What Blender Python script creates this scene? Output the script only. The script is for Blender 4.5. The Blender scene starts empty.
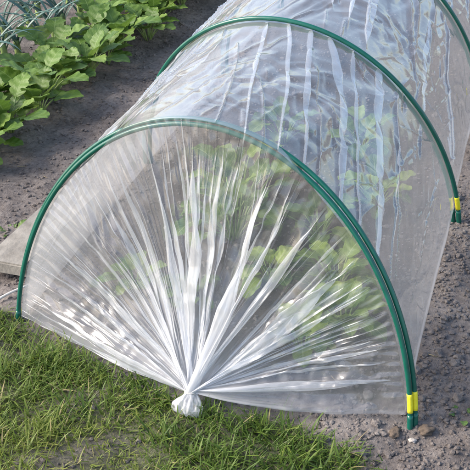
import bpy, math, random
import numpy as np
from mathutils import Vector, Matrix
rng = np.random.default_rng(11)
random.seed(11)
S = bpy.context.scene
COL = S.collection

# ------------------------------------------------------------------ camera
CAM_C = Vector((0.547855, -0.981019, 0.931233))
CAM_F = Vector((-0.365945, 0.768702, -0.524578))
CAM_R = Vector((0.914775, 0.400744, -0.050906))
CAM_U = Vector((-0.171090, 0.498499, 0.849839))
cd = bpy.data.cameras.new('camera'); cam = bpy.data.objects.new('camera', cd); COL.objects.link(cam)
m = Matrix((CAM_R, CAM_U, -CAM_F)).transposed().to_4x4(); m.translation = CAM_C
cam.matrix_world = m
cd.sensor_width = 36; cd.lens = 36*906.64/470; cd.clip_start = 0.05; cd.clip_end = 400
S.camera = cam

# ------------------------------------------------------------------ light
SUN_DIR = Vector((-0.75, -0.31, 0.62)).normalized()
elev = math.asin(SUN_DIR.z); azim = math.atan2(SUN_DIR.x, SUN_DIR.y)
W = bpy.data.worlds.new('World'); S.world = W; W.use_nodes = True
nt = W.node_tree; nt.nodes.clear()
sky = nt.nodes.new('ShaderNodeTexSky'); sky.sky_type = 'NISHITA'; sky.sun_disc = False
sky.sun_elevation = elev; sky.sun_rotation = azim; sky.dust_density = 2.5; sky.air_density = 1.0; sky.ozone_density = 1.0
bg = nt.nodes.new('ShaderNodeBackground'); bg.inputs[1].default_value = 0.15
wo = nt.nodes.new('ShaderNodeOutputWorld')
nt.links.new(sky.outputs[0], bg.inputs[0]); nt.links.new(bg.outputs[0], wo.inputs[0])
sl = bpy.data.lights.new('sun', 'SUN'); sl.energy = 2.0; sl.angle = math.radians(26); sl.color = (1.0, 0.93, 0.85)
so = bpy.data.objects.new('sun', sl); COL.objects.link(so)
so.rotation_euler = (-SUN_DIR).to_track_quat('-Z', 'Y').to_euler()
S.view_settings.view_transform = 'Standard'; S.view_settings.look = 'None'
S.view_settings.gamma = 1; S.view_settings.exposure = 1.22; S.view_settings.use_curve_mapping = False
S.render.engine = 'CYCLES'
S.cycles.transparent_max_bounces = 64; S.cycles.max_bounces = 12
S.cycles.transmission_bounces = 8; S.cycles.diffuse_bounces = 4; S.cycles.glossy_bounces = 4
S.cycles.use_denoising = True

# ------------------------------------------------------------------ helpers
def tag(o, label=None, cat=None, group=None, kind=None):
    if label: o['label'] = label
    if cat: o['category'] = cat
    if group: o['group'] = group
    if kind: o['kind'] = kind
    return o

def empty(name, loc, label, cat, group=None, rz=0):
    o = bpy.data.objects.new(name, None); COL.objects.link(o)
    o.location = loc; o.rotation_euler = (0, 0, rz); o.empty_display_size = 0.05
    return tag(o, label, cat, group)

def mesh_np(name, V, F, mat, parent=None, smooth=True, uv=None, attrs=None, mats=None):
    """V (n,3) array, F (m,k) int array (all faces the same size) or a list of such arrays."""
    me = bpy.data.meshes.new(name)
    Fs = F if isinstance(F, list) else [F]
    V = np.asarray(V, dtype=np.float32)
    me.vertices.add(len(V)); me.vertices.foreach_set('co', V.ravel())
    loops = np.concatenate([f.ravel() for f in Fs]).astype(np.int32)
    tot = np.concatenate([np.full(len(f), f.shape[1], np.int32) for f in Fs])
    start = np.concatenate([[0], np.cumsum(tot)[:-1]]).astype(np.int32)
    me.loops.add(len(loops)); me.loops.foreach_set('vertex_index', loops)
    me.polygons.add(len(tot)); me.polygons.foreach_set('loop_start', start); me.polygons.foreach_set('loop_total', tot)
    me.polygons.foreach_set('use_smooth', np.full(len(tot), smooth))
    if uv is not None:
        l = me.uv_layers.new(name='UVMap'); l.data.foreach_set('uv', np.asarray(uv, np.float32)[loops].ravel())
    for k, a in (attrs or {}).items():
        at = me.attributes.new(k, 'FLOAT', 'POINT'); at.data.foreach_set('value', np.asarray(a, np.float32))
    me.update(); me.validate()
    me.materials.append(mat)
    o = bpy.data.objects.new(name, me); COL.objects.link(o)
    if parent: o.parent = parent
    return o

def grid_faces(nu, nv):
    i = np.arange(nu*nv).reshape(nu, nv)
    return np.stack([i[:-1, :-1], i[1:, :-1], i[1:, 1:], i[:-1, 1:]], -1).reshape(-1, 4)

_P = rng.random((256, 256))
def vnoise(x, y, seed=0):
    x = np.asarray(x, float)+seed*17.31; y = np.asarray(y, float)+seed*9.77
    xi = np.floor(x).astype(int); yi = np.floor(y).astype(int); fx = x-xi; fy = y-yi
    fx = fx*fx*fx*(fx*(fx*6-15)+10); fy = fy*fy*fy*(fy*(fy*6-15)+10)
    g = lambda a, b: _P[a & 255, b & 255]
    return ((g(xi, yi)*(1-fx)+g(xi+1, yi)*fx)*(1-fy)+(g(xi, yi+1)*(1-fx)+g(xi+1, yi+1)*fx)*fy)*2-1
def fbm(x, y, oct=4, seed=0, gain=.5):
    s = 0; a = 1
    for k in range(oct):
        s = s+a*vnoise(x*2**k, y*2**k, seed+k); a *= gain
    return s
def sstep(a, b, x):
    t = np.clip((x-a)/(b-a), 0, 1); return t*t*(3-2*t)

def tube(path, r, seg=12, cap=True):
    P = np.asarray(path, float); n = len(P)
    r = np.broadcast_to(r, n)
    T = np.gradient(P, axis=0); T /= np.linalg.norm(T, axis=1)[:, None]
    ref = np.array([0.0, 1.0, 0.03]); 
    if abs(T @ ref).max() > .97: ref = np.array([1.0, 0.1, 0.03])
    A = np.cross(T, ref); A /= np.linalg.norm(A, axis=1)[:, None]; B = np.cross(T, A)
    a = np.linspace(0, 2*np.pi, seg, endpoint=False)
    V = (P[:, None]+r[:, None, None]*(np.cos(a)[None, :, None]*A[:, None]+np.sin(a)[None, :, None]*B[:, None])).reshape(-1, 3)
    i = np.arange(n*seg).reshape(n, seg); j = np.roll(i, -1, 1)
    F = np.stack([i[:-1], j[:-1], j[1:], i[1:]], -1).reshape(-1, 4)
    if cap:
        return V, [F, i[0][::-1][None], i[-1][None]]
    return V, F

def merge(parts):
    Vs = []; by = {}; off = 0
    for V, F in parts:
        for f in (F if isinstance(F, list) else [F]):
            by.setdefault(f.shape[1], []).append(f+off)
        Vs.append(V); off += len(V)
    return np.concatenate(Vs), [np.concatenate(v) for v in by.values()]

# ------------------------------------------------------------------ materials
def new_mat(name):
    mt = bpy.data.materials.new(name); mt.use_nodes = True
    n = mt.node_tree; n.nodes.clear()
    out = n.nodes.new('ShaderNodeOutputMaterial')
    return mt, n, out
def N(nt, t, **kw):
    n = nt.nodes.new(t)
    for k, v in kw.items():
        if k.startswith('i_'): n.inputs[int(k[2:])].default_value = v
        else: setattr(n, k, v)
    return n
def ramp(nt, src, stops):
    r = nt.nodes.new('ShaderNodeValToRGB'); e = r.color_ramp.elements
    while len(e) > 1: e.remove(e[-1])
    e[0].position = stops[0][0]; e[0].color = (*stops[0][1], 1)
    for p, c in stops[1:]:
        x = e.new(p); x.color = (*c, 1)
    nt.links.new(src, r.inputs[0]); return r
def math_n(nt, op, a, b=None):
    n = nt.nodes.new('ShaderNodeMath'); n.operation = op
    for k, v in ((0, a), (1, b)):
        if v is None: continue
        if isinstance(v, (int, float)): n.inputs[k].default_value = v
        else: nt.links.new(v, n.inputs[k])
    return n.outputs[0]
def noise_tex(nt, vec, scale, detail=4, rough=.55):
    t = N(nt, 'ShaderNodeTexNoise'); t.inputs['Scale'].default_value = scale
    t.inputs['Detail'].default_value = detail; t.inputs['Roughness'].default_value = rough
    nt.links.new(vec, t.inputs['Vector']); return t

def mat_soil(name, tint=1.0, lawn=True):
    mt, n, out = new_mat(name); L = n.links.new
    tc = N(n, 'ShaderNodeNewGeometry').outputs['Position']
    a = noise_tex(n, tc, 5.5, 5); b = noise_tex(n, tc, 95, 6, .7); c = noise_tex(n, tc, 420, 3, .6)
    v = N(n, 'ShaderNodeTexVoronoi'); v.inputs['Scale'].default_value = 130; L(tc, v.inputs['Vector'])
    mixf = math_n(n, 'ADD', math_n(n, 'MULTIPLY', a.outputs[0], .45), math_n(n, 'MULTIPLY', b.outputs[0], .55))
    r = ramp(n, mixf, [(.30, (.060*tint, .050*tint, .044*tint)), (.48, (.125*tint, .108*tint, .098*tint)), (.62, (.19*tint, .168*tint, .152*tint)), (.8, (.28*tint, .25*tint, .225*tint))])
    col = r.outputs[0]
    # pale grit
    gr = ramp(n, v.outputs['Color'], [(.93, (0, 0, 0)), (.97, (1, 1, 1))])
    dd = ramp(n, v.outputs['Distance'], [(.18, (1, 1, 1)), (.30, (0, 0, 0))])
    gm = math_n(n, 'MULTIPLY', math_n(n, 'MULTIPLY', gr.outputs[0], dd.outputs[0]), .6)
    mx = N(n, 'ShaderNodeMixRGB'); L(gm, mx.inputs[0]); L(col, mx.inputs[1]); mx.inputs[2].default_value = (.36, .33, .30, 1)
    col = mx.outputs[0]
    if lawn:
        at = N(n, 'ShaderNodeAttribute', attribute_name='lawn')
        mx2 = N(n, 'ShaderNodeMixRGB'); L(math_n(n, 'MULTIPLY', at.outputs['Fac'], .65), mx2.inputs[0]); L(col, mx2.inputs[1])
        g = ramp(n, b.outputs[0], [(.3, (.035, .05, .014)), (.6, (.09, .11, .03)), (.8, (.16, .15, .06))])
        L(g.outputs[0], mx2.inputs[2]); col = mx2.outputs[0]
    if lawn:
        aw = N(n, 'ShaderNodeAttribute', attribute_name='damp')
        mw = N(n, 'ShaderNodeMixRGB'); mw.blend_type = 'MULTIPLY'; L(aw.outputs['Fac'], mw.inputs[0]); L(col, mw.inputs[1]); mw.inputs[2].default_value = (.36, .32, .29, 1)
        col = mw.outputs[0]
    bs = N(n, 'ShaderNodeBsdfPrincipled'); bs.inputs['Roughness'].default_value = .95; bs.inputs['Specular IOR Level'].default_value = .15
    L(col, bs.inputs['Base Color'])
    h = math_n(n, 'ADD', math_n(n, 'MULTIPLY', b.outputs[0], 1.0), math_n(n, 'MULTIPLY', c.outputs[0], .15))
    bp = N(n, 'ShaderNodeBump'); bp.inputs['Strength'].default_value = .9; bp.inputs['Distance'].default_value = .008
    L(h, bp.inputs['Height']); L(bp.outputs[0], bs.inputs['Normal']); L(bs.outputs[0], out.inputs[0])
    return mt

def mat_leaf(name, dark, mid, light, vein=(.30, .36, .14), rough=.45, trans=.3, veins=True, vs=7.0):
    mt, n, out = new_mat(name); L = n.links.new
    geo = N(n, 'ShaderNodeNewGeometry'); tc = geo.outputs['Position']
    uv = N(n, 'ShaderNodeUVMap'); sp = N(n, 'ShaderNodeSeparateXYZ'); L(uv.outputs[0], sp.inputs[0])
    rnd = N(n, 'ShaderNodeAttribute', attribute_name='rnd')
    a = noise_tex(n, tc, 24, 4); 
    f = math_n(n, 'ADD', math_n(n, 'MULTIPLY', a.outputs[0], .55), math_n(n, 'MULTIPLY', rnd.outputs['Fac'], .5))
    r = ramp(n, f, [(.2, dark), (.5, mid), (.82, light)])
    col = r.outputs[0]; vm = None
    if veins:
        # midrib at u=.5 and side veins running up and out
        du = math_n(n, 'ABSOLUTE', math_n(n, 'SUBTRACT', sp.outputs[0], .5))
        mid_m = math_n(n, 'LESS_THAN', du, .022)
        w = math_n(n, 'SUBTRACT', math_n(n, 'MULTIPLY', sp.outputs[1], vs), math_n(n, 'MULTIPLY', du, vs*.9))
        fr = math_n(n, 'ABSOLUTE', math_n(n, 'SUBTRACT', math_n(n, 'FRACT', w), .5))
        side = math_n(n, 'MULTIPLY', math_n(n, 'LESS_THAN', fr, .055), .55)
        vm = math_n(n, 'MAXIMUM', mid_m, side)
        mx = N(n, 'ShaderNodeMixRGB'); L(math_n(n, 'MULTIPLY', vm, .6), mx.inputs[0]); L(col, mx.inputs[1]); mx.inputs[2].default_value = (*vein, 1)
        col = mx.outputs[0]
    bs = N(n, 'ShaderNodeBsdfPrincipled'); bs.inputs['Roughness'].default_value = rough; bs.inputs['Specular IOR Level'].default_value = .4
    L(col, bs.inputs['Base Color'])
    b2 = noise_tex(n, tc, 160, 3)
    hh = b2.outputs[0]
    if vm: hh = math_n(n, 'ADD', hh, math_n(n, 'MULTIPLY', vm, -.8))
    bp = N(n, 'ShaderNodeBump'); bp.inputs['Strength'].default_value = .5; bp.inputs['Distance'].default_value = .002
    L(hh, bp.inputs['Height']); L(bp.outputs[0], bs.inputs['Normal'])
    tr = N(n, 'ShaderNodeBsdfTranslucent'); L(col, tr.inputs[0])
    ms = N(n, 'ShaderNodeMixShader'); ms.inputs[0].default_value = trans
    L(bs.outputs[0], ms.inputs[1]); L(tr.outputs[0], ms.inputs[2]); L(ms.outputs[0], out.inputs[0])
    return mt

def mat_film(name, k, dust, gloss=1.0, bump=.5, rough=.12, blur=0.0):
    """Thin clear polythene: what it scatters grows with the length of film the ray crosses."""
    mt, n, out = new_mat(name); L = n.links.new
    geo = N(n, 'ShaderNodeNewGeometry'); tc = geo.outputs['Position']
    a = noise_tex(n, tc, 7, 5, .6); b = noise_tex(n, tc, 60, 4, .6)
    at = N(n, 'ShaderNodeAttribute', attribute_name='crease')
    # crinkle bump
    c1 = noise_tex(n, tc, 26, 2, .4)
    hgt = math_n(n, 'MULTIPLY', c1.outputs[0], 1.0)
    bp = N(n, 'ShaderNodeBump'); bp.inputs['Strength'].default_value = bump; bp.inputs['Distance'].default_value = .004
    L(hgt, bp.inputs['Height'])
    lw = N(n, 'ShaderNodeLayerWeight'); lw.inputs[0].default_value = .5
    cosv = math_n(n, 'MAXIMUM', math_n(n, 'SUBTRACT', 1.0, lw.outputs['Facing']), .06)
    dens = math_n(n, 'MULTIPLY', math_n(n, 'ADD', math_n(n, 'MULTIPLY', a.outputs[0], dust*2), 1.0-dust), k)
    dens = math_n(n, 'ADD', dens, math_n(n, 'MULTIPLY', at.outputs['Fac'], .30))
    tau = math_n(n, 'DIVIDE', dens, cosv)
    haze = math_n(n, 'SUBTRACT', 1.0, math_n(n, 'POWER', 2.71828, math_n(n, 'MULTIPLY', tau, -1.0)))
    tp = N(n, 'ShaderNodeBsdfTransparent'); tp.inputs[0].default_value = (.985, .99, .99, 1)
    df = N(n, 'ShaderNodeBsdfDiffuse'); df.inputs[0].default_value = (.87, .875, .90, 1)
    tl = N(n, 'ShaderNodeBsdfTranslucent'); tl.inputs[0].default_value = (.87, .875, .90, 1)
    ds = N(n, 'ShaderNodeMixShader'); ds.inputs[0].default_value = .5
    L(df.outputs[0], ds.inputs[1]); L(tl.outputs[0], ds.inputs[2])
    thru = tp
    if blur > 0:
        rf = N(n, 'ShaderNodeBsdfRefraction'); rf.inputs['Color'].default_value = (.985, .99, .99, 1); rf.inputs['Roughness'].default_value = .22; rf.inputs['IOR'].default_value = 1.07
        mb = N(n, 'ShaderNodeMixShader'); mb.inputs[0].default_value = blur
        L(tp.outputs[0], mb.inputs[1]); L(rf.outputs[0], mb.inputs[2]); thru = mb
    m1 = N(n, 'ShaderNodeMixShader'); L(haze, m1.inputs[0]); L(thru.outputs[0], m1.inputs[1]); L(ds.outputs[0], m1.inputs[2])
    gl = N(n, 'ShaderNodeBsdfGlossy'); gl.inputs['Roughness'].default_value = rough; L(bp.outputs[0], gl.inputs['Normal'])
    fr = N(n, 'ShaderNodeFresnel'); fr.inputs[0].default_value = 1.5; L(bp.outputs[0], fr.inputs['Normal'])
    # both faces of the sheet reflect, so a little under twice one face; same from either side
    lw2 = N(n, 'ShaderNodeLayerWeight'); lw2.inputs[0].default_value = .5; L(bp.outputs[0], lw2.inputs['Normal'])
    fz = math_n(n, 'ADD', .07*gloss, math_n(n, 'MULTIPLY', math_n(n, 'POWER', lw2.outputs['Facing'], 4.0), .85*gloss))
    fz = math_n(n, 'MINIMUM', fz, .95)
    m2 = N(n, 'ShaderNodeMixShader'); L(fz, m2.inputs[0]); L(m1.outputs[0], m2.inputs[1]); L(gl.outputs[0], m2.inputs[2])
    L(m2.outputs[0], out.inputs[0])
    return mt

def mat_plain(name, c1, c2, scale=40, rough=.5, bump=.2, spec=.5, dist=.002):
    mt, n, out = new_mat(name); L = n.links.new
    tc = N(n, 'ShaderNodeNewGeometry').outputs['Position']
    a = noise_tex(n, tc, scale, 5, .6)
    r = ramp(n, a.outputs[0], [(.3, c1), (.7, c2)])
    bs = N(n, 'ShaderNodeBsdfPrincipled'); bs.inputs['Roughness'].default_value = rough; bs.inputs['Specular IOR Level'].default_value = spec
    L(r.outputs[0], bs.inputs['Base Color'])
    b = noise_tex(n, tc, scale*6, 3)
    bp = N(n, 'ShaderNodeBump'); bp.inputs['Strength'].default_value = bump; bp.inputs['Distance'].default_value = dist
    L(b.outputs[0], bp.inputs['Height']); L(bp.outputs[0], bs.inputs['Normal']); L(bs.outputs[0], out.inputs[0])
    return mt

def mat_grass(name):
    mt, n, out = new_mat(name); L = n.links.new
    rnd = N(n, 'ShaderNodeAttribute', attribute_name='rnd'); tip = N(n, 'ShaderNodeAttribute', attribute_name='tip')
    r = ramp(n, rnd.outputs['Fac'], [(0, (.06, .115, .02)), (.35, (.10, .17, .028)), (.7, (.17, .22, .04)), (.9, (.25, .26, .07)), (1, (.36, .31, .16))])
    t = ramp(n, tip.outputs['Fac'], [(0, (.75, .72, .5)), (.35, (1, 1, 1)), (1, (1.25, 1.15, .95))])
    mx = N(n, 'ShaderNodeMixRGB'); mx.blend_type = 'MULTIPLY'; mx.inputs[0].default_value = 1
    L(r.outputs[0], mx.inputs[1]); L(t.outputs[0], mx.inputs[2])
    bs = N(n, 'ShaderNodeBsdfPrincipled'); bs.inputs['Roughness'].default_value = .5; bs.inputs['Specular IOR Level'].default_value = .35
    L(mx.outputs[0], bs.inputs['Base Color'])
    tr = N(n, 'ShaderNodeBsdfTranslucent'); L(mx.outputs[0], tr.inputs[0])
    ms = N(n, 'ShaderNodeMixShader'); ms.inputs[0].default_value = .35
    L(bs.outputs[0], ms.inputs[1]); L(tr.outputs[0], ms.inputs[2]); L(ms.outputs[0], out.inputs[0])
    return mt

M_soil = mat_soil('soil', 1.42)
M_clod = mat_soil('soil_clod', 1.5, lawn=False)
M_film = mat_film('film_side', .135, .35, gloss=1.25, bump=.20, rough=.09)
M_front = mat_film('film_front', .130, .4, gloss=1.0, bump=.18, rough=.17, blur=.28)
M_tail = mat_film('film_bunched', .55, .3, gloss=1.0, bump=.8, rough=.2)
M_rod = mat_plain('green_rod', (.003, .082, .056), (.006, .115, .078), 60, .28, .1, .55, .0006)
M_yellow = mat_plain('yellow_tape', (.72, .62, .02), (.85, .75, .04), 200, .45, .2, .4, .0005)
M_board = mat_plain('board', (.19, .172, .145), (.32, .295, .255), 30, .9, .5, .2)
M_stick = mat_plain('pale_stick', (.45, .42, .38), (.65, .62, .57), 60, .7, .4, .3)
M_straw = mat_plain('straw', (.22, .17, .10), (.40, .33, .20), 80, .8, .3, .2)
M_stone = mat_plain('pale_stone', (.30, .27, .24), (.46, .42, .38), 80, .85, .5, .3)
M_chip = mat_plain('brown_chip', (.10, .078, .06), (.19, .145, .11), 160, .9, .8, .2)
M_grass = mat_grass('grass_blade')
M_rowleaf = mat_leaf('row_leaf', (.06, .128, .02), (.13, .225, .033), (.205, .30, .06), (.26, .36, .12), .5, .30)
M_salad = mat_leaf('salad_leaf', (.035, .085, .014), (.095, .17, .025), (.25, .33, .05), (.36, .44, .16), .45, .35)
M_leek = mat_leaf('leek_leaf', (.05, .11, .09), (.10, .185, .155), (.17, .27, .225), (.2, .3, .25), .4, .15, veins=False)
M_stalk = mat_plain('stalk', (.20, .30, .08), (.34, .42, .16), 60, .5, .2, .4)
M_weed = mat_leaf('weed_leaf', (.04, .09, .015), (.08, .16, .03), (.14, .22, .05), (.2, .26, .1), .5, .25)

# ------------------------------------------------------------------ ground
def lawn_mask(x, y):
    x = np.asarray(x, float); y = np.asarray(y, float)
    # front edge of the bed: lawn starts just in front of the film's lower edge
    edge = np.where(x < .02, .012-.065*sstep(-.40, .02, x), -.053-.012*sstep(.02, .30, x))
    edge = edge+.022*vnoise(x*9, y*0+3.3, 5)+.012*vnoise(x*31, y*31, 6)
    mk = sstep(-.004, .03, edge-y)
    right = .31+.03*vnoise(y*11, x*0+1.7, 8)+np.clip(-.12-y, 0, 9)*.75
    mk *= sstep(-.02, .05, right-x)
    patch = vnoise(x*7.5, y*7.5, 9)+.5*vnoise(x*17, y*17, 10)
    mk = mk*(1-.5*sstep(.5, 1.0, patch))
    # bare spots seen in front of the left corner, left of centre and by the tied end
    for bx, by, br in ((-.30, -.035, .045), (-.20, -.20, .03), (-.05, -.20, .035), (.085, -.075, .04), (-.42, -.10, .04)):
        mk = mk*(1-.55*np.exp(-(((x-bx)**2+(y-by)**2)/br**2)))
    return mk

def damp_mask(x, y):                                   # watered bed under the film
    c = x+.108*y+.03*vnoise(x*6, y*6, 90)
    return (1-sstep(.25, .35, np.abs(c)))*sstep(0, .06, y+.02)*(1-sstep(2.3, 2.5, y))

def gz(x, y):
    x = np.asarray(x, float); y = np.asarray(y, float)
    r = np.sqrt(x*x+y*y)
    z = .010*fbm(x*4.5, y*4.5, 3, 1)+.0045*fbm(x*24, y*24, 3, 4, .6)
    z = z*(1-.6*lawn_mask(x, y))*np.clip(3/np.maximum(r, 3), .2, 1)
    z = z-.006
    z += .02*np.exp(-((x+.88)/.10)**2)*(y > -.2)          # the planted row is drawn up a little
    return z

n = 460
q = np.linspace(-1, 1, n)
def warp(q, s): return s*q+ (60-s)*np.sign(q)*np.abs(q)**9
gx = -.35+warp(q, 1.75); gy = .75+warp(q, 1.75)
X, Y = np.meshgrid(gx, gy, indexing='ij')
Z = gz(X, Y)
ground = mesh_np('ground', np.stack([X, Y, Z], -1).reshape(-1, 3), grid_faces(n, n), M_soil, attrs={'lawn': lawn_mask(X, Y).ravel(), 'damp': damp_mask(X, Y).ravel()})
tag(ground, 'dark crumbly garden soil with patchy lawn in front', 'ground', kind='structure')

# ------------------------------------------------------------------ tunnel geometry
HW = .35; PITCH = .5952; S0 = .0947; T0 = math.asin(S0); NH = 5
HOOPS = [dict(y=0, h=.3958, lean=.2089, yaw=-.0269, dx=0)]
HOOPS += [dict(y=k*PITCH-.028*(k > 1), h=.3864, lean=[0, -.1522, -.1522, -.05, -.12][k], yaw=-.0259, dx=-.0645*k) for k in range(1, NH)]
def hoop_pts(k, t, rad=0.0, off=0.0):
    """t in radians measured from the right foot; rad pushes outwards, off along the tunnel."""
    H = HOOPS[k]; t = np.asarray(t, float)
    c, s = np.cos(t), np.sin(t)
    x = HW*c/math.cos(T0); z = H['h']*(s-S0)/(1-S0)
    nx = c/HW; nz = s/H['h']; l = np.sqrt(nx*nx+nz*nz); x = x+rad*nx/l; z = z+rad*nz/l
    yy = z*math.sin(H['lean'])+off*math.cos(H['lean']); zz = z*math.cos(H['lean'])-off*math.sin(H['lean'])*0
    cy, sy = math.cos(H['yaw']), math.sin(H['yaw'])
    return np.stack([H['dx']+x*cy-yy*sy, H['y']+x*sy+yy*cy, zz], -1)

def rod(name, k, rad, off, label, band):
    rr = .0037 if k == 0 else .0043
    root = empty(name, hoop_pts(k, T0), label, 'tunnel hoop')
    t = np.linspace(T0, math.pi-T0, 150)
    P = hoop_pts(k, t, rad, off)
    d0 = P[0]-P[3]; d0 /= np.linalg.norm(d0); d1 = P[-1]-P[-4]; d1 /= np.linalg.norm(d1)
    st = np.array([.02, .05, .09])[:, None]                 # the ends are pushed into the soil
    ends = (P[0]+st*d0, P[-1]+st*d1)
    P = np.concatenate([ends[0][::-1], P, ends[1]])
    base = np.array(root.location)
    V, F = tube(P-base, rr, 14)
    mesh_np('rod', V, F, M_rod, root)
    if band:
        for side in (0,):
            a0, a1 = (T0+.050, T0+.118) if side == 0 else (math.pi-T0-.118, math.pi-T0-.050)
            tb = np.linspace(a0, a1, 8)
            V, F = tube(hoop_pts(k, tb, rad, off)-base, rr+.0005, 14)
            mesh_np('yellow_band', V, F, M_yellow, root)
    # plain sleeve round each end, down into the soil
    for side in (0, 1):
        tb = np.linspace(T0+.040, T0, 4) if side == 0 else np.linspace(math.pi-T0-.040, math.pi-T0, 4)
        V, F = tube(np.concatenate([hoop_pts(k, tb, rad, off), ends[side]])-base, rr+.0007, 14)
        mesh_np('foot_sleeve', V, F, M_rod, root)
    return root
rod('clamp_hoop', 0, -.0022, -.0038, 'green rod arch on the gathered front end, the nearer of two side by side', True)
rod('support_hoop', 0, .0030, .0036, 'green rod arch right behind the foremost arch, carrying the front of the film', True)
rod('clamp_hoop', 1, .0062, 0, 'green rod arch lying over the film at the second bay, yellow band by its foot', True)
rod('support_hoop', 1, -.0062, .004, 'green rod arch under the film at the second bay', False)
rod('clamp_hoop', 2, .0062, 0, 'green rod arch over the film at the right edge of the photo', True)
rod('support_hoop', 2, -.0062, .004, 'green rod arch under the film at the right edge of the photo', False)
for k in (3, 4):
    far = 'fourth' if k == 3 else 'fifth and last'
    rod('clamp_hoop', k, .0062, 0, 'green rod arch over the film, %s from the gathered front' % far, True)
    rod('support_hoop', k, -.0062, .004, 'green rod arch under the film, %s from the gathered front' % far, False)

cover = empty('film_cover', (0, .3, 0), 'clear wrinkled plastic film stretched over green hoops and gathered into a knot', 'plastic film')
cov0 = np.array(cover.location)

def film_rad(t):                                     # over the rods near the top, inside them at the legs
    a = np.abs(t-math.pi/2)
    return .0095-.019*sstep(.30, .62, a)

# --- the long sheet
NA, NL = 560, 900
a_lin = np.linspace(0, 1, NA); 
t_arc = np.linspace(T0+.02, math.pi-T0-.005, NA)
LEN = (NH-1)
v = np.concatenate([np.linspace(0, 2.1, 640, endpoint=False), np.linspace(2.1, LEN, NL-640)])
hp = []
for k in range(NH):
    rad = film_rad(t_arc) if k == 0 else np.zeros(NA)
    hp.append(hoop_pts(k, t_arc, rad, -.004-.009*(1-sstep(.30, .62, np.abs(t_arc-math.pi/2))) if k == 0 else 0))
hp = np.stack(hp)                                     # hoop, arc, xyz
A_, V_ = np.meshgrid(a_lin, v, indexing='ij')
arc_len = 1.02
am = (A_-.5)*arc_len                                  # metres from the apex, + to the left
ym = V_*PITCH

def interp_sheet(A, Vv):
    """A in 0..1 over the arc, Vv in hoop units -> xyz on the sagging sheet."""
    A = np.clip(A, 0, 1); Vv = np.clip(Vv, 0, LEN)
    k = np.minimum(Vv.astype(int), LEN-1); f = Vv-k
    ai = A*(NA-1); i = np.minimum(ai.astype(int), NA-2); g = (ai-i)[..., None]
    p0 = hp[k, i]*(1-g)+hp[k, i+1]*g; p1 = hp[k+1, i]*(1-g)+hp[k+1, i+1]*g
    P = p0*(1-f)[..., None]+p1*f[..., None]
    cx = np.array([H['dx'] for H in HOOPS]); c = cx[k]*(1-f)+cx[k+1]*f
    side = np.abs(A-.5)*2
    sag = (.016-.004*side-.010*sstep(.55, .8, A))*4*f*(1-f)
    P[..., 0] = c+(P[..., 0]-c)*(1-sag)
    P[..., 2] = P[..., 2]*(1-sag*.75)
    return P

# pleats: strips where the film doubles back on itself, and tent shaped creases
dA = np.zeros_like(am); dN = np.zeros_like(am); dV = np.zeros_like(am); crease = np.zeros_like(am)
def add_fold(a0, y0, a1, y1, w, h, over, soft=.18, bend=0.0, jag=.25, seed=0, thick=None):
    """line from (a0,y0) to (a1,y1) in metres on the flat sheet."""
    global dA, dN, dV, crease
    pad = w*2+abs(bend)+.01
    j0, j1 = np.searchsorted(v*PITCH, [min(y0, y1)-pad, max(y0, y1)+pad])
    i0, i1 = np.searchsorted((a_lin-.5)*arc_len, [min(a0, a1)-pad, max(a0, a1)+pad])
    if j1 <= j0 or i1 <= i0: return
    W_ = (slice(i0, i1), slice(j0, j1)); am_, ym_ = am[W_], ym[W_]
    d = np.array([a1-a0, y1-y0]); Ld = np.hypot(*d); d /= Ld
    al = (am_-a0)*d[0]+(ym_-y0)*d[1]; ac = -(am_-a0)*d[1]+(ym_-y0)*d[0]
    s = al/Ld
    ac = ac-bend*np.sin(np.clip(s, 0, 1)*math.pi)-jag*w*.6*vnoise(al/(w*8), s*0+seed*3.7, seed)
    lap = thick is not None
    env = sstep(0, .04 if lap else soft, s)*sstep(0, soft, 1-s)
    ww = w*(.30+.70*sstep(0, soft*(.3 if lap else 1), s)*sstep(0, soft*2.2, 1-s))*(1+.12*vnoise(al/.07, s*0+seed*2.1, seed+3))
    q = ac/ww; qc = np.clip(q, -1, 1)
    inside = (np.abs(q) < 1)*(sstep(0, .05, s)*sstep(0, .05, 1-s) if lap else env)
    dq = -over*np.sin(math.pi*q)/math.pi*ww*inside
    dA[W_] += dq*(-d[1]); dV[W_] += dq*d[0]
    crease[W_] += (.035*min(over, 2)*(over > 1.5) if not lap else thick)*np.exp(-(q/.72)**6)*env
    dN[W_] += h*(1-np.abs(qc))**1.2*inside+.0008*np.sin(math.pi*qc)*inside*over
r2 = random.Random(4)
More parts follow.
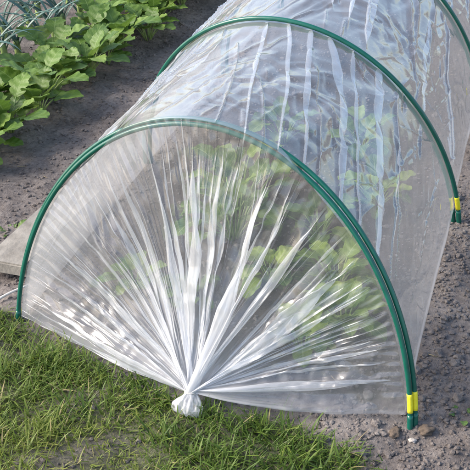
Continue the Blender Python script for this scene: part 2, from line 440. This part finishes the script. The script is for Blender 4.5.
for k in range(LEN):
    yb = k*PITCH
    # fan of long strips from the far hoop, spreading down to the near hoop's flanks
    for j in range(17):
        u = -.30+.60*(j+r2.uniform(-.35, .35))/16
        if k == 0 and u < .06: continue
        sgn = -1 if u < .07 else 1
        sh = sgn*r2.uniform(.03, .13)*(.4+abs(u)*2.2)
        f1 = r2.uniform(.88, .99); f0 = r2.uniform(.03, .35)
        big = r2.random() < .45
        add_fold(u, yb+f1*PITCH, u+sh*(f1-f0)/.7, yb+f0*PITCH, r2.uniform(.014, .026) if big else r2.uniform(.005, .012),
                 r2.uniform(.003, .007), r2.uniform(2.0, 2.5) if big else r2.uniform(.5, 1.1), r2.uniform(.1, .35), r2.uniform(-.012, .012), .22, j+20*k)
    for j in range(26):                               # short crinkles
        u = r2.uniform(-.46, .40); f = r2.uniform(.05, .9); an = r2.uniform(-.9, .9)+(math.pi/2); ll = r2.uniform(.03, .11)
        add_fold(u, yb+f*PITCH, u+ll*math.cos(an), yb+f*PITCH+ll*math.sin(an), r2.uniform(.003, .008), r2.uniform(.001, .004)*r2.choice((-1, 1)), r2.uniform(0, .8), .4, r2.uniform(-.01, .01), .3, 300+j)
    for j in range(14):                               # puckers where the clamp rod pinches the film
        u = r2.uniform(-.42, .42); sd = r2.choice((0, 1)) if k > 0 else r2.choice((0, 1, 1))
        y0 = yb+(PITCH*.985 if sd else PITCH*.02); y1 = y0+(-1 if sd else 1)*r2.uniform(.05, .16)
        add_fold(u, y0, u+r2.uniform(-.05, .05), y1, r2.uniform(.004, .008), r2.uniform(.002, .004), r2.uniform(.3, 1.0), .3, 0, .2, 400+j)
# long flat laps pulled from the second hoop down to the right flank of the first
for j, (a0, y0, a1, y1, w, th_) in enumerate([(-.034, .560, -.118, .016, .012, .035), (-.020, .330, -.098, .010, .006, .02), (-.078, .556, -.164, .020, .015, .045), (-.104, .480, -.192, .030, .008, .03),
        (-.116, .558, -.232, .040, .024, .065), (-.164, .556, -.276, .040, .013, .03), (-.218, .562, -.322, .062, .022, .06), (.004, .540, -.072, .006, .015, .035), (.040, .430, -.025, .010, .008, .02),
        (-.262, .545, -.362, .06, .007, .02), (-.290, .40, -.372, .11, .004, .02), (-.410, .51, -.432, .15, .003, .02), (-.175, .25, -.238, .02, .008, .03)]):
    a0, y0, a1, y1 = a0-.10*(a1-a0), y0-.10*(y1-y0), a1+.06*(a1-a0), y1+.06*(y1-y0)
    add_fold(a0, y0, a1, y1, w*1.25, .0026, 2.15 if w > .0105 else 1.1, r2.uniform(.25, .5), r2.uniform(-.012, .012), .16, 800+j, th_*(1 if w > .0105 else 1.6))
hoopdist = np.abs(V_-np.round(V_))
slack = sstep(0.0, .22, hoopdist)
# soft drapes running the same way: rounded ridges and hollows between the laps
dirn = am*.96+ym*.20
drape = vnoise(dirn*24+.8*vnoise(am*5, ym*3, 91), ym*2.2, 90)+.5*vnoise(dirn*52, ym*3.5, 92)
dN += .0042*slack*drape*sstep(-.46, -.30, am)*(1-sstep(.05, .22, am))
dN += .0022*slack*np.maximum(0, 1-np.abs(vnoise(dirn*33+.5*vnoise(am*8, ym*6, 94), ym*3, 93))*5)
add_fold(-.266, 1.05, -.327, .625, .018, .002, 2.2, .25, .004, .15, 830, .07)
# broad slack waves and fine cockle
dN += .0055*slack*fbm(am*6+ym*2.2, ym*1.8, 2, 31)
for i_, (th, fq, amp_) in enumerate(((-.2, 17, .0012), (-.32, 29, .0007), (.35, 13, .0012), (-.1, 37, .0006), (.8, 21, .0005), (-.9, 23, .0006))):
    phs = (am*math.cos(th)+ym*math.sin(th))*fq+.55*vnoise(am*9, ym*9, 44+i_)+.2*vnoise(am*24, ym*24, 54+i_)
    dN += amp_*slack*(2*np.abs(2*(phs-np.floor(phs))-1)-1)*np.clip(.25+1.2*vnoise(am*6+i_*3, ym*6, 64+i_), 0, 1)
edge_f = sstep(0, .05, A_)*sstep(0, .05, 1-A_)
dN *= edge_f*sstep(0, .035, hoopdist+.012*(hoopdist > 0))
P0 = interp_sheet(A_+dA/arc_len, V_+dV/PITCH)
B0 = interp_sheet(A_, V_)
Ta = np.gradient(B0, axis=0); Tv = np.gradient(B0, axis=1)
Nn = np.cross(Tv, Ta); Nn /= np.linalg.norm(Nn, axis=-1)[..., None]
if Nn[NA//2, NL//2, 2] < 0: Nn = -Nn
P0 = P0+Nn*dN[..., None]
# hem: wavy lower edges lying just over the soil
hem = (1-sstep(0, .05, A_))
P0[..., 2] += hem*(.012+.006*vnoise(ym*6, ym*0, 50)); P0[..., 0] -= hem*(.006*vnoise(ym*5, ym*0+2, 51))
hemw = np.exp(-((A_-.006)/.006)**2)
crease = np.clip(crease, 0, .25)+np.clip(hemw, 0, 1)
mesh_np('long_sheet', (P0-cov0).reshape(-1, 3), grid_faces(NA, NL), M_film, cover, attrs={'crease': crease.ravel()})

# --- the gathered end panels
def end_panel(name, edge, knot, fwd, nt_, ns_, seed, mat, tail_dir):
    """edge: (m,3) curve of the sheet's end (right foot -> left foot); knot: neck of the bunch."""
    rg = random.Random(seed)
    m_ = len(edge); d = np.concatenate([[0], np.cumsum(np.linalg.norm(np.diff(edge, axis=0), axis=1))]); L_ = d[-1]
    t = np.linspace(0, 1, nt_); s = np.concatenate([np.linspace(0, .90, int(ns_*.75), endpoint=False), 1-.10*(1-np.linspace(0, 1, ns_-int(ns_*.75)))])
    T, Sg = np.meshgrid(t, s, indexing='ij')
    def E(tt):
        return np.stack([np.interp(np.clip(tt, 0, 1)*L_, d, edge[:, c]) for c in range(3)], -1)
    # pleats: each starts somewhere between hoop and knot and folds over more and more towards the knot
    dt = np.zeros_like(T); dn = np.zeros_like(T); crs = np.zeros_like(T)
    npl = 215
    apex = [(.452, .20, .011), (.470, .7, .004), (.484, .2, .009), (.497, .7, .003), (.509, .5, .006), (.522, .2, .012), (.438, .7, .004), (.540, .7, .003)]
    for i in range(npl):
        tc = (i+rg.uniform(-.8, .8)+.5)/npl
        kind = rg.random()
        wd = rg.uniform(.013, .030) if kind < .24 else (rg.uniform(.005, .010) if kind < .6 else rg.uniform(.0022, .005))
        s0 = rg.uniform(-.05, .14) if kind < .24 else rg.uniform(.0, .30)+(rg.random() < .4)*rg.uniform(0, .35)
        if rg.random() < .16: s0 = .0
        if i < len(apex): tc, kind, wd = apex[i]; s0 = -.08
        if i % 10 == 0: wd, kind = wd*.6+.001, min(kind, .5)
        ov = rg.uniform(2.0, 3.0) if kind < .5 else rg.uniform(1.2, 2.6)
        env = sstep(s0-.02, s0+rg.uniform(.10, .18), Sg); grw = sstep(s0, s0+rg.uniform(.5, .95), Sg)
        c_ = tc+.16*wd*vnoise(Sg*2.1, T*0+i*2.3, seed+i)+.03*wd*vnoise(Sg*19, T*0+i*1.3, seed+i)
        wl = wd*(.10+.90*grw)
        qq = (T-c_)/wl; ins = (np.abs(qq) < 1)*env; qc = np.clip(qq, -1, 1)
        dt += -ov*np.sin(math.pi*qc)/math.pi*wl*ins
        phys = wl*L_*np.maximum(1-Sg, .05)
        dn += (rg.uniform(.2, .7)*phys*(1-np.abs(qc))*rg.choice((-1, 1, 1))+.0006*np.sin(math.pi*qc))*ins
        crs += (rg.uniform(.02, .08) if kind < .24 else .03)*np.exp(-(qq/.8)**4)*env*(kind < .6)
    # narrow gathers: film bunched double along fine radial lines
    for fq, am_, lo in ((38, .15, .0), (85, .19, .02), (170, .18, .06), (290, .16, .14)):
        rn_ = vnoise(T*fq+.25*vnoise(T*11, Sg*2, seed+60), Sg*.9+fq, seed+61)
        crs += am_*np.clip(rn_*2.0-.55, 0, 1)*sstep(lo, .62, Sg)*np.clip(.75+.7*vnoise(T*13, T*0+2, seed+62), .15, 1)
    # unresolved fine gathers close in to the knot
    ph = T*150+1.5*vnoise(T*9, T*0, seed)+.8*vnoise(T*27, T*0, seed+1)
    g2 = sstep(.35, .85, Sg)*np.clip(.6+.8*vnoise(T*22, Sg*2, seed+2), 0, 1.3)
    dt += -1.3*g2*np.sin(2*math.pi*ph)/(2*math.pi*150)
    dn += .0012*g2*(1-Sg)*3*np.cos(2*math.pi*ph)
    ph2 = T*15+1.3*vnoise(T*7, T*0, seed+2)+.25*Sg
    ampS = .3+1.1*np.clip(vnoise(T*8+3, Sg*.6, seed+4)+.4, 0, 1.2)
    lay = np.sqrt(np.clip(Sg*(1-Sg), 0, 1))
    tri = 2*np.abs(2*(ph2-np.floor(ph2))-1)-1
    dn += L_*lay*.0085*(.5*tri+.5*np.cos(2*math.pi*ph2))*ampS*sstep(0, .4, Sg)
    dt += -.55*sstep(.0, .35, Sg)*ampS*np.sin(2*math.pi*ph2)/(2*math.pi*15)
    dt *= sstep(0, .02, T)*sstep(0, .02, 1-T)
    dn += .006*fbm(T*7, Sg*2.2, 3, seed+9)*sstep(0, .25, Sg)*sstep(0, .2, 1-Sg)
    for i_, (ca, cb, am_) in enumerate(((22, 3, .0016), (31, -7, .0012), (47, 5, .0008), (12, 9, .0012))):
        px_ = T*ca+Sg*cb+.5*vnoise(T*14, Sg*7, seed+40+i_)
        dn += am_*(2*np.abs(2*(px_-np.floor(px_))-1)-1)*sstep(0, .08, Sg)*sstep(0, .25, 1-Sg)*np.clip(.3+vnoise(T*9, Sg*4, seed+50+i_), 0, 1)
    # slack creases round the rod
    dn += .0022*np.sin(2*math.pi*(T*70+.8*vnoise(T*20, Sg*4, seed+15)))*np.exp(-Sg/.10)*sstep(0, .02, Sg)*np.clip(vnoise(T*12, T*0+5, seed+16)+.3, 0, 1)
    Ed = E(T+dt)
    ang = 2*math.pi*T*5+2*vnoise(T*20, T*0, seed+20)
    neck = np.stack([.007*np.cos(ang), .006*np.sin(ang), .006*np.sin(ang*1.3+1)], -1)+knot
    # the sheet sags in slightly on its way to the knot
    P = Ed*(1-Sg)[..., None]+neck*Sg[..., None]
    nrm = np.array(fwd, float); nrm /= np.linalg.norm(nrm)
    belly = .018*np.sin(Sg*math.pi)*sstep(0, .12, T)*sstep(0, .12, 1-T)
    P = P+nrm*(dn-belly)[..., None]
    # lower hems hang in a shallow curve
    hm = np.exp(-T/.03)+np.exp(-(1-T)/.03)
    P[..., 2] -= .012*hm*np.sin(Sg*math.pi)
    P[..., 2] = np.maximum(P[..., 2], .006+.004*hm)
    crease = np.clip(np.exp(-((T-.003)/.0035)**2)+np.exp(-((1-T-.003)/.0035)**2), 0, 1)*.5+.30*sstep(.02, .3, Sg)*(.45*np.exp(-(T/.03)**2)+np.exp(-((1-T)/.045)**2))+np.clip(crs, 0, .7)+.75*sstep(.28, .85, Sg)**2+1.2*sstep(.70, 1.0, Sg)**2
    ob = mesh_np(name, (P-cov0).reshape(-1, 3), grid_faces(nt_, len(s)), mat, cover, attrs={'crease': crease.ravel()})
    # tied tail: a crumpled bag of leftover film below the knot
    nu_, nv_ = 90, 26
    uu, vv = np.meshgrid(np.linspace(0, 2*math.pi, nu_), np.linspace(0, 1, nv_), indexing='ij')
    rr = .007+.0128*np.sin(np.clip(vv*1.15, 0, 1)*math.pi*.62)**1.3
    cu, su = np.cos(uu), np.sin(uu)
    rr = rr*(1+.24*vnoise(cu*3.2+2*vv, su*3.2, seed+30)+.30*(np.abs(vnoise(cu*6, su*6+vv*1.5, seed+31))-.3)+.10*vnoise(cu*14, su*14+vv*6, seed+32))
    rr *= np.where(vv > .9, 1-.75*(vv-.9)/.1, 1)
    D = Vector(tail_dir).normalized(); Sx = Vector((1, 0, 0)); Sx = (Sx-D*Sx.dot(D)).normalized(); Sy = D.cross(Sx)
    D, Sx, Sy = map(np.array, (D, Sx, Sy))
    Pt = knot-D*.004+(vv*(1+.16*vnoise(cu*2.5, su*2.5, seed+33)*vv))[..., None]*D*.038+rr[..., None]*(np.cos(uu)[..., None]*Sx*1.0+np.sin(uu)[..., None]*Sy*.75)
    Pt[..., 2] = np.maximum(Pt[..., 2], .001)
    mesh_np('tied_tail', (Pt-cov0).reshape(-1, 3), grid_faces(nu_, nv_), M_tail, cover, attrs={'crease': np.zeros(nu_*nv_)})
    # twisted string round the neck
    aa = np.linspace(0, 6*math.pi, 80)
    Ps = knot+D*(np.linspace(-.003, .003, 80))[:, None]+.0095*(np.cos(aa)[:, None]*Sx+np.sin(aa)[:, None]*Sy*.85)
    V, F = tube(Ps-cov0, .0011, 6)
    mesh_np('string', V, F, M_stick, cover)
    return ob
fe = P0[:, 0]
end_panel('gathered_end', fe, np.array([.032, -.083, .023]), (0, -.93, .36), 2400, 150, 5, M_front, (.10, -.62, -.62))
be = P0[:, -1]
end_panel('gathered_end', be, np.array([HOOPS[-1]['dx'], HOOPS[-1]['y']+.10, .030]), (0, .93, .36), 700, 70, 61, M_front, (0, .75, -.6))

# ------------------------------------------------------------------ board, stick, stones
def box_mesh(name, cx, cy, cz, sx, sy, sz, mat, rz=0, bev=.004, seed=0, parent=None):
    import bmesh
    bm = bmesh.new(); bmesh.ops.create_cube(bm, size=1)
    for vt in bm.verts: vt.co = Vector((vt.co.x*sx, vt.co.y*sy, vt.co.z*sz))
    bmesh.ops.bevel(bm, geom=bm.edges[:], offset=bev, segments=2, affect='EDGES')
    bmesh.ops.subdivide_edges(bm, edges=[e for e in bm.edges if e.calc_length() > .03], cuts=6, use_grid_fill=True)
    for vt in bm.verts:
        w = vnoise(vt.co.x*40, vt.co.y*40+vt.co.z*55, seed); vt.co += Vector((w, vnoise(vt.co.y*37, vt.co.z*60, seed+1), w))*.0013
    me = bpy.data.meshes.new(name); bm.to_mesh(me); bm.free()
    me.materials.append(mat)
    o = bpy.data.objects.new(name, me); COL.objects.link(o); o.location = (cx, cy, cz); o.rotation_euler = (0, 0, rz)
    if parent: o.parent = parent
    return o
tag(box_mesh('board', -.456, .262, .016, .092, .300, .028, M_board, math.radians(2.5), .003, 3),
    'flat grey weathered board lying on the soil under the left edge of the film', 'board')
sp = np.linspace(0, 1, 14)[:, None]
V, F = tube(np.array([-.415, .035, .004])*(1-sp)+np.array([-.376, .088, .016])*sp+.002*np.sin(sp*5), .0028*(1-.3*sp[:, 0]), 8)
tag(mesh_np('stick', V, F, M_stick), 'thin pale stick by the left foot of the front hoop', 'stick')

def stone(name, x, y, r, mat, seed, flat=.6, rz=0.0):
    import bmesh
    bm = bmesh.new(); bmesh.ops.create_icosphere(bm, subdivisions=3, radius=1)
    for vt in bm.verts:
        c = vt.co.copy(); k = 1+.34*vnoise(c.x*1.6+seed, c.y*1.6+c.z*1.3, seed)+.22*vnoise(c.x*4+c.z*2, c.y*4, seed+5)+.12*vnoise(c.x*9+c.z*5, c.y*9, seed+6)
        vt.co = Vector((c.x*k*1.25, c.y*k*.9, c.z*k*flat))*r
    me = bpy.data.meshes.new(name); bm.to_mesh(me); bm.free()
    for p in me.polygons: p.use_smooth = True
    me.materials.append(mat); o = bpy.data.objects.new(name, me); COL.objects.link(o)
    o.location = (x, y, float(gz(x, y))+r*flat*.5); o.rotation_euler = (0, 0, rz); return o
tag(stone('pebble', .357, -.034, .0048, M_stone, 3), 'small pale pebble in front of the right foot of the front hoop', 'pebble')
tag(stone('soil_lump', .372, -.012, .0095, M_chip, 7, .6, .6), 'brown crumbly lump just right of the front hoop foot', 'soil lump')
tag(stone('soil_lump', .330, -.030, .0085, M_chip, 9, .5, 1.6), 'brown crumbly lump just left of the front hoop foot', 'soil lump')

# ------------------------------------------------------------------ loose soil crumbs (stuff)
def ico(sub):
    import bmesh
    bm = bmesh.new(); bmesh.ops.create_icosphere(bm, subdivisions=sub, radius=1)
    V = np.array([v_.co[:] for v_ in bm.verts]); F = np.array([[v_.index for v_ in f.verts] for f in bm.faces]); bm.free(); return V, F
iv1, if1 = ico(1); iv2, if2 = ico(2)
def crumbs(name, pts, rad, iv, iff, mat, label):
    m_ = len(pts)
    Vv = iv[None]*np.ones((m_, 1, 1))
    sh = 1+.38*(rng.random((m_, len(iv), 1))-.5)*1.3
    Vv = Vv*sh*rng.uniform(.65, 1.25, (m_, 1, 3))*rad[:, None, None]
    an = rng.uniform(0, 6.28, m_); c, s_ = np.cos(an)[:, None], np.sin(an)[:, None]
    Vx = Vv[..., 0]*c-Vv[..., 1]*s_; Vy = Vv[..., 0]*s_+Vv[..., 1]*c
    Vv = np.stack([Vx+pts[:, None, 0], Vy+pts[:, None, 1], Vv[..., 2]*.8+pts[:, None, 2]], -1)
    F = (iff[None]+np.arange(m_)[:, None, None]*len(iv)).reshape(-1, 3)
    o = mesh_np(name, Vv.reshape(-1, 3), F, mat, smooth=False)
    return tag(o, label, 'soil', kind='stuff')
def scatter(nn, x0, x1, y0, y1, dens=None):
    x = rng.uniform(x0, x1, nn); y = rng.uniform(y0, y1, nn)
    keep = rng.random(nn) < (1-.9*lawn_mask(x, y))
    bed = (np.abs(x+.1*y) < .33) & (y > 0) & (y < 2.3)
    keep &= ~(bed & (rng.random(nn) < .5))
    x, y = x[keep], y[keep]; return x, y
x, y = scatter(26000, -1.15, .70, -.33, 1.7)
x2, y2 = scatter(9000, .22, .75, -.22, .75)
x = np.concatenate([x, x2]); y = np.concatenate([y, y2])
r = .0011+.0038*rng.random(len(x))**2.6
crumbs('soil_crumbs', np.stack([x, y, gz(x, y)+r*.3], -1), r, iv1, if1, M_clod, 'fine loose crumbs of dark soil scattered over the bed and path')
x, y = scatter(700, -1.1, .75, -.3, 1.8); x2, y2 = scatter(330, .24, .75, -.2, .8)
x = np.concatenate([x, x2]); y = np.concatenate([y, y2])
r = .0030+.0055*rng.random(len(x))**2.4
crumbs('soil_clods', np.stack([x, y, gz(x, y)+r*.25], -1), r, iv2, if2, M_clod, 'larger clods of dark soil lying along the tunnel and path')

# ------------------------------------------------------------------ grass (stuff)
def blades(name, px, py, h, w, lean, bendk, rndv, label, mat=M_grass):
    m_ = len(px); ns = 5
    az = rng.uniform(0, 2*math.pi, m_); s = np.linspace(0, 1, ns)[None]
    out = lean[:, None]*s+bendk[:, None]*s**2
    hh = h[:, None]*(s-.35*np.clip(bendk/h, 0, 1.4)[:, None]*s**2)
    twist = rng.uniform(-.8, .8, m_)[:, None]*s
    bx = px[:, None]+np.cos(az)[:, None]*out; by = py[:, None]+np.sin(az)[:, None]*out; bz = gz(px, py)[:, None]-.003+np.maximum(hh, 0)
    wa = az[:, None]+math.pi/2+twist; ww = w[:, None]*np.array([.75, 1, .92, .65, .06])[None]/2
    Lp = np.stack([bx-np.cos(wa)*ww, by-np.sin(wa)*ww, bz], -1); Rp = np.stack([bx+np.cos(wa)*ww, by+np.sin(wa)*ww, bz], -1)
    V = np.stack([Lp, Rp], 2).reshape(m_, ns*2, 3)
    f = np.array([[2*i, 2*i+1, 2*i+3, 2*i+2] for i in range(ns-1)])
    F = (f[None]+np.arange(m_)[:, None, None]*ns*2).reshape(-1, 4)
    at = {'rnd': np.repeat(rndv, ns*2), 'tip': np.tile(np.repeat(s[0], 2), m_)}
    o = mesh_np(name, V.reshape(-1, 3), F, mat, attrs=at)
    return tag(o, label, 'grass', kind='stuff')
NB = 140000
px = rng.uniform(-1.0, .75, NB); py = rng.uniform(-.75, .04, NB)
clump = .55+.45*vnoise(px*26, py*26, 70)
keep = rng.random(NB) < lawn_mask(px, py)*np.clip(clump+.15, .1, 1)
px, py = px[keep], py[keep]; nb = len(px)
tall = np.clip(.5+.5*fbm(px*8, py*8, 2, 71), 0, 1)
h = (.006+.021*rng.random(nb)**1.5)*(.55+.75*tall)
near_hem = np.exp(-((py+.05)/.06)**2); h *= 1+.35*near_hem
w = rng.uniform(.0010, .0026, nb); lean = h*rng.uniform(.1, .9, nb); bd = h*rng.uniform(0, 1.0, nb)
warm = .5+.5*vnoise(px*5, py*5, 72)
rv = np.clip(.18+.36*rng.random(nb)+.36*warm-.25*sstep(.0, .25, px), 0, .97)
rv[rng.random(nb) < .05] = 1
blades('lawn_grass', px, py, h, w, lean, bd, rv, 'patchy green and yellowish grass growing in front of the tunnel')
# longer tufts leaning on the hem
tuf = [(-.14, -.060), (-.08, -.070), (-.03, -.088), (.07, -.105), (.14, -.095), (.20, -.085), (-.36, -.03), (-.22, -.075), (.03, -.16), (.11, -.17), (-.30, -.12), (.22, -.13), (-.40, .0), (-.12, -.15)]
qx = np.concatenate([rng.normal(a, .020, 60) for a, b in tuf]); qy = np.concatenate([rng.normal(b, .013, 60) for a, b in tuf])
nb = len(qx); h = rng.uniform(.016, .038, nb)
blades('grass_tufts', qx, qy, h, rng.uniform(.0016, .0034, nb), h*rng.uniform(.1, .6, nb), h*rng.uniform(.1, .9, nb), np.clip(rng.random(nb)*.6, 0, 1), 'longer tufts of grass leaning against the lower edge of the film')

# ------------------------------------------------------------------ plants
def leaf_arrays(base, az, pet, blade, width, tilt, curl, seed, lobes=0.0, nl=27, nw=9, cup=.25, wav=.1, kink=0.0):
    """petiole tube + leaf blade; tilt = angle from vertical of the petiole, curl = further bend along the blade."""
    rg = np.random.default_rng(seed)
    outd = np.array([math.cos(az), math.sin(az), 0]); sid = np.array([-math.sin(az), math.cos(az), 0]); up = np.array([0, 0, 1.])
    p = np.array(base, float); ang = tilt*.55; pts = [p.copy()]
    for i in range(6):
        ang += tilt*.45/6; p = p+(outd*math.sin(ang)+up*math.cos(ang))*pet/6; pts.append(p.copy())
    pet_v = tube(np.array(pts), np.linspace(.0030, .0016, 7)*(blade/.08), 6)
    s = 1-(1-np.linspace(0, 1, nl))**1.35; ang += kink; ctr = []; nr = []; ds = np.append(np.diff(s), 0)
    for i in range(nl):
        d = outd*math.sin(ang)+up*math.cos(ang)
        nr.append(up*math.sin(ang)-outd*math.cos(ang)); ctr.append(p.copy())
        p = p+d*blade*ds[i]; ang += curl*ds[i]
    ctr = np.array(ctr); nr = np.array(nr)
    prof = np.sin(np.pi*np.clip(s, 0, 1)**.80)**.62*(.80+.20*s); prof[0] = .07; prof[-1] = .05
    prof = prof*(1+lobes*np.abs(np.sin(s*11+rg.uniform(0, 6)))-lobes*.5+.35*lobes*np.abs(np.sin(s*37+rg.uniform(0, 6))))
    prof = prof/prof.max()
    e = np.linspace(-1, 1, nw)
    half = prof*width/2
    ph1, ph2 = rg.uniform(0, 6, 2)
    asym = 1+.10*np.sin(s*9+ph1)
    lat = half[:, None]*e[None]*np.where(e[None] > 0, asym[:, None], (2-asym)[:, None])
    # cup up from the midrib, ruffled margin, quilted between veins
    zz = cup*half[:, None]*np.abs(e)[None]**1.3+wav*width*(np.abs(e)[None]**2)*np.sin(s[:, None]*15+ph2+np.sign(e)[None]*1.3)*.5
    zz += .03*width*np.sin(s[:, None]*24-np.abs(e)[None]*4)*(np.abs(e)[None]*(1-np.abs(e)[None])*3)
    V = ctr[:, None]+sid*lat[..., None]+nr[:, None]*zz[..., None]
    UV = np.stack([np.broadcast_to((e[None]+1)/2, (nl, nw)), np.broadcast_to(s[:, None], (nl, nw))], -1)
    return pet_v, (V.reshape(-1, 3), grid_faces(nl, nw), UV.reshape(-1, 2))

def leafy_plant(name, x, y, label, group, nleaf, pet, blade, wid, seed, mat, lobes=.05, tilt=(.3, 1.15), z=None, cup=.25, cat='plant', wav=.1, kink=(0, .001), curl=(.5, 1.3)):
    rg = random.Random(seed)
    z = float(gz(x, y))-.004 if z is None else z
    root = empty(name, (x, y, z), label, cat, group)
    pv = []; lv = []; uvs = []; rn = []
    for i in range(nleaf):
        f = (i+.5)/nleaf
        az = i*2.399+rg.uniform(-.3, .3); tl = tilt[0]+(tilt[1]-tilt[0])*(1-f)*rg.uniform(.75, 1.15)
        sc = (.65+.5*rg.random())*(1-.25*max(0, f-.7)/.3)
        b, l = leaf_arrays((.008*math.cos(az), .008*math.sin(az), 0), az, pet*sc*rg.uniform(.75, 1.2), blade*sc, wid*sc*rg.uniform(.85, 1.15), tl, rg.uniform(*curl), seed*50+i, lobes, cup=cup, wav=wav, kink=rg.uniform(*kink))
        pv.append(b); lv.append(l[:2]); uvs.append(l[2]); rn.append(np.full(len(l[0]), rg.random() if rg.random() > .07 else 1.25))
    V, F = merge(lv)
    mesh_np('leaves', V, F, mat, root, uv=np.concatenate(uvs), attrs={'rnd': np.concatenate(rn)})
    V, F = merge(pv)
    mesh_np('stalks', V, F, M_stalk, root)
    return root
# the row beside the path
rp = random.Random(8); i = 0
for yy in np.arange(.25, 2.75, .098):
    for side in (0, 1):
        xx = -.825-.12*side+rp.uniform(-.022, .022); y_ = yy+side*.05+rp.uniform(-.02, .02)
        if side == 0 and (yy > 1.45): xx -= .03
        lab = 'leafy green plant on the path side of the row beside the soil path' if side == 0 else 'leafy green plant on the far side of the row, towards the leeks'
        leafy_plant('leafy_plant', xx, y_, lab, 'leafy plants in the row, path side' if side == 0 else 'leafy plants in the row, leek side',
                    rp.randint(12, 15), rp.uniform(.050, .085), rp.uniform(.060, .080), rp.uniform(.056, .072), 100+i, M_rowleaf, .24, (.15, .95), cup=.14, wav=.055, kink=(.15, .6), curl=(.3, .9))
        i += 1
# salad under the film
inside = [(-.105, .385, 'tall yellowish green plant under the film, up behind the middle of the front', 13, .115, .095, .07),
          (.02, .27, 'low leafy green plant inside, between the tall middle plant and the knot', 10, .04, .075, .06),
          (-.15, .50, 'leafy green plant at the back of the group behind the middle of the front film', 12, .10, .09, .065),
          (.045, .46, 'leafy green plant behind the upper right part of the front film', 10, .06, .08, .06),
          (.135, .30, 'yellowish green plant inside, between the middle and the right of the front film', 11, .05, .08, .065),
          (.185, .175, 'yellowish green plant just inside the right part of the front film', 12, .04, .08, .065),
          (.14, .105, 'low yellowish plant inside, close behind the front film right of the knot', 9, .03, .065, .05),
          (-.205, .165, 'small yellowish plant inside, behind the left half of the front film', 9, .035, .06, .05),
          (-.10, .17, 'small yellowish plant inside, behind the folds just left of the knot', 8, .03, .05, .042),
          (.12, .60, 'leafy plant dimly seen through the side film below the second hoop', 10, .06, .08, .06),
          (.02, .82, 'leafy plant inside the second bay, dimly seen through the crumpled film', 10, .06, .08, .06),
          (-.16, .80, 'leafy plant inside the second bay, under its brightly lit left side', 10, .06, .08, .06)]
for j, (x, y, lab, nl_, pt, bl, wd) in enumerate(inside):
    leafy_plant('salad_plant', x, y, lab, 'salad plants under the film', int(nl_*1.7), pt*1.05, bl*.66, wd*.62, 300+j, M_salad, .12, (.15, 1.15), kink=(0, .5))
# small weed on the path by the board, seedling on the right
leafy_plant('weed', -.552, .268, 'small ragged weed on the bare soil beside the grey board', None, 9, .010, .024, .011, 501, M_weed, .12, (.6, 1.35), cat='weed')
leafy_plant('seedling', .412, .040, 'tiny round leaved seedling alone on the soil right of the front hoop', None, 5, .010, .014, .013, 502, M_weed, .0, (.5, 1.2), cat='seedling')

def leek(x, y, seed, label):
    rg = random.Random(seed)
    root = empty('leek', (x, y, float(gz(x, y))-.005), label, 'leek', 'leeks next to the leafy row' if x > -1.18 else 'leeks in the outermost row')
    lv = []; uvs = []; rn = []
    ns, nw = 16, 5
    for i in range(7):
        az = (0 if i % 2 else math.pi)+.6+rg.uniform(-.45, .45)
        outd = np.array([math.cos(az), math.sin(az), 0]); sid = np.array([-math.sin(az), math.cos(az), 0]); up = np.array([0, 0, 1.])
        Ln = rg.uniform(.15, .25); a = rg.uniform(.10, .5); cv = rg.uniform(1.0, 2.3); w = rg.uniform(.012, .021)
        p = np.array([0, 0, .02+.006*i]); ctr = []; nr = []
        for k in range(ns):
            ctr.append(p.copy()); nr.append(up*math.sin(a)-outd*math.cos(a))
            p = p+(outd*math.sin(a)+up*math.cos(a))*Ln/ns; a += cv/ns*(.4+1.4*k/ns)
        ctr = np.array(ctr); nr = np.array(nr); s = np.linspace(0, 1, ns); e = np.linspace(-1, 1, nw)
        half = w/2*np.clip((1-s**3), .03, 1)
        V = ctr[:, None]+sid*(half[:, None]*e[None])[..., None]+nr[:, None]*(.55*half[:, None]*np.abs(e)[None])[..., None]
        lv.append((V.reshape(-1, 3), grid_faces(ns, nw))); uvs.append(np.stack([np.tile((e+1)/2, ns), np.repeat(s, nw)], -1)); rn.append(np.full(ns*nw, rg.random()))
    V, F = merge(lv); mesh_np('leaves', V, F, M_leek, root, uv=np.concatenate(uvs), attrs={'rnd': np.concatenate(rn)})
    zz = np.linspace(0, .07, 8); V, F = tube(np.stack([zz*0, zz*0, zz], -1)+1e-6, np.linspace(.011, .009, 8), 12)
    mesh_np('stem', V, F, M_stalk, root)
rl = random.Random(3)
for row in (0, 1):
    for j, yy in enumerate(np.arange(.80, 2.7, .075 if row == 0 else .11)):
        leek(-1.10-.17*row+rl.uniform(-.02, .02), yy+rl.uniform(-.02, .02), 700+j+100*row, 'blue green leek with arching strap leaves in the row next to the leafy plants' if row == 0 else 'blue green leek with arching strap leaves in the outermost row')

# bits of straw and dead leaf on the soil
ns_ = 70
x, y = scatter(ns_, -.85, .70, -.30, 1.6); parts = []
for i in range(len(x)):
    a = random.uniform(0, math.pi); l = random.uniform(.006, .022); z0 = float(gz(x[i], y[i]))+.0035
    d = np.array([math.cos(a), math.sin(a), random.uniform(-.15, .15)])*l
    parts.append(tube(np.array([x[i], y[i], z0])+np.linspace(-.5, .5, 4)[:, None]*d, random.uniform(.0005, .0011), 5))
V, F = merge(parts)
tag(mesh_np('straw_bits', V, F, M_straw), 'thin pale bits of straw lying scattered on the dark soil', 'straw', kind='stuff')
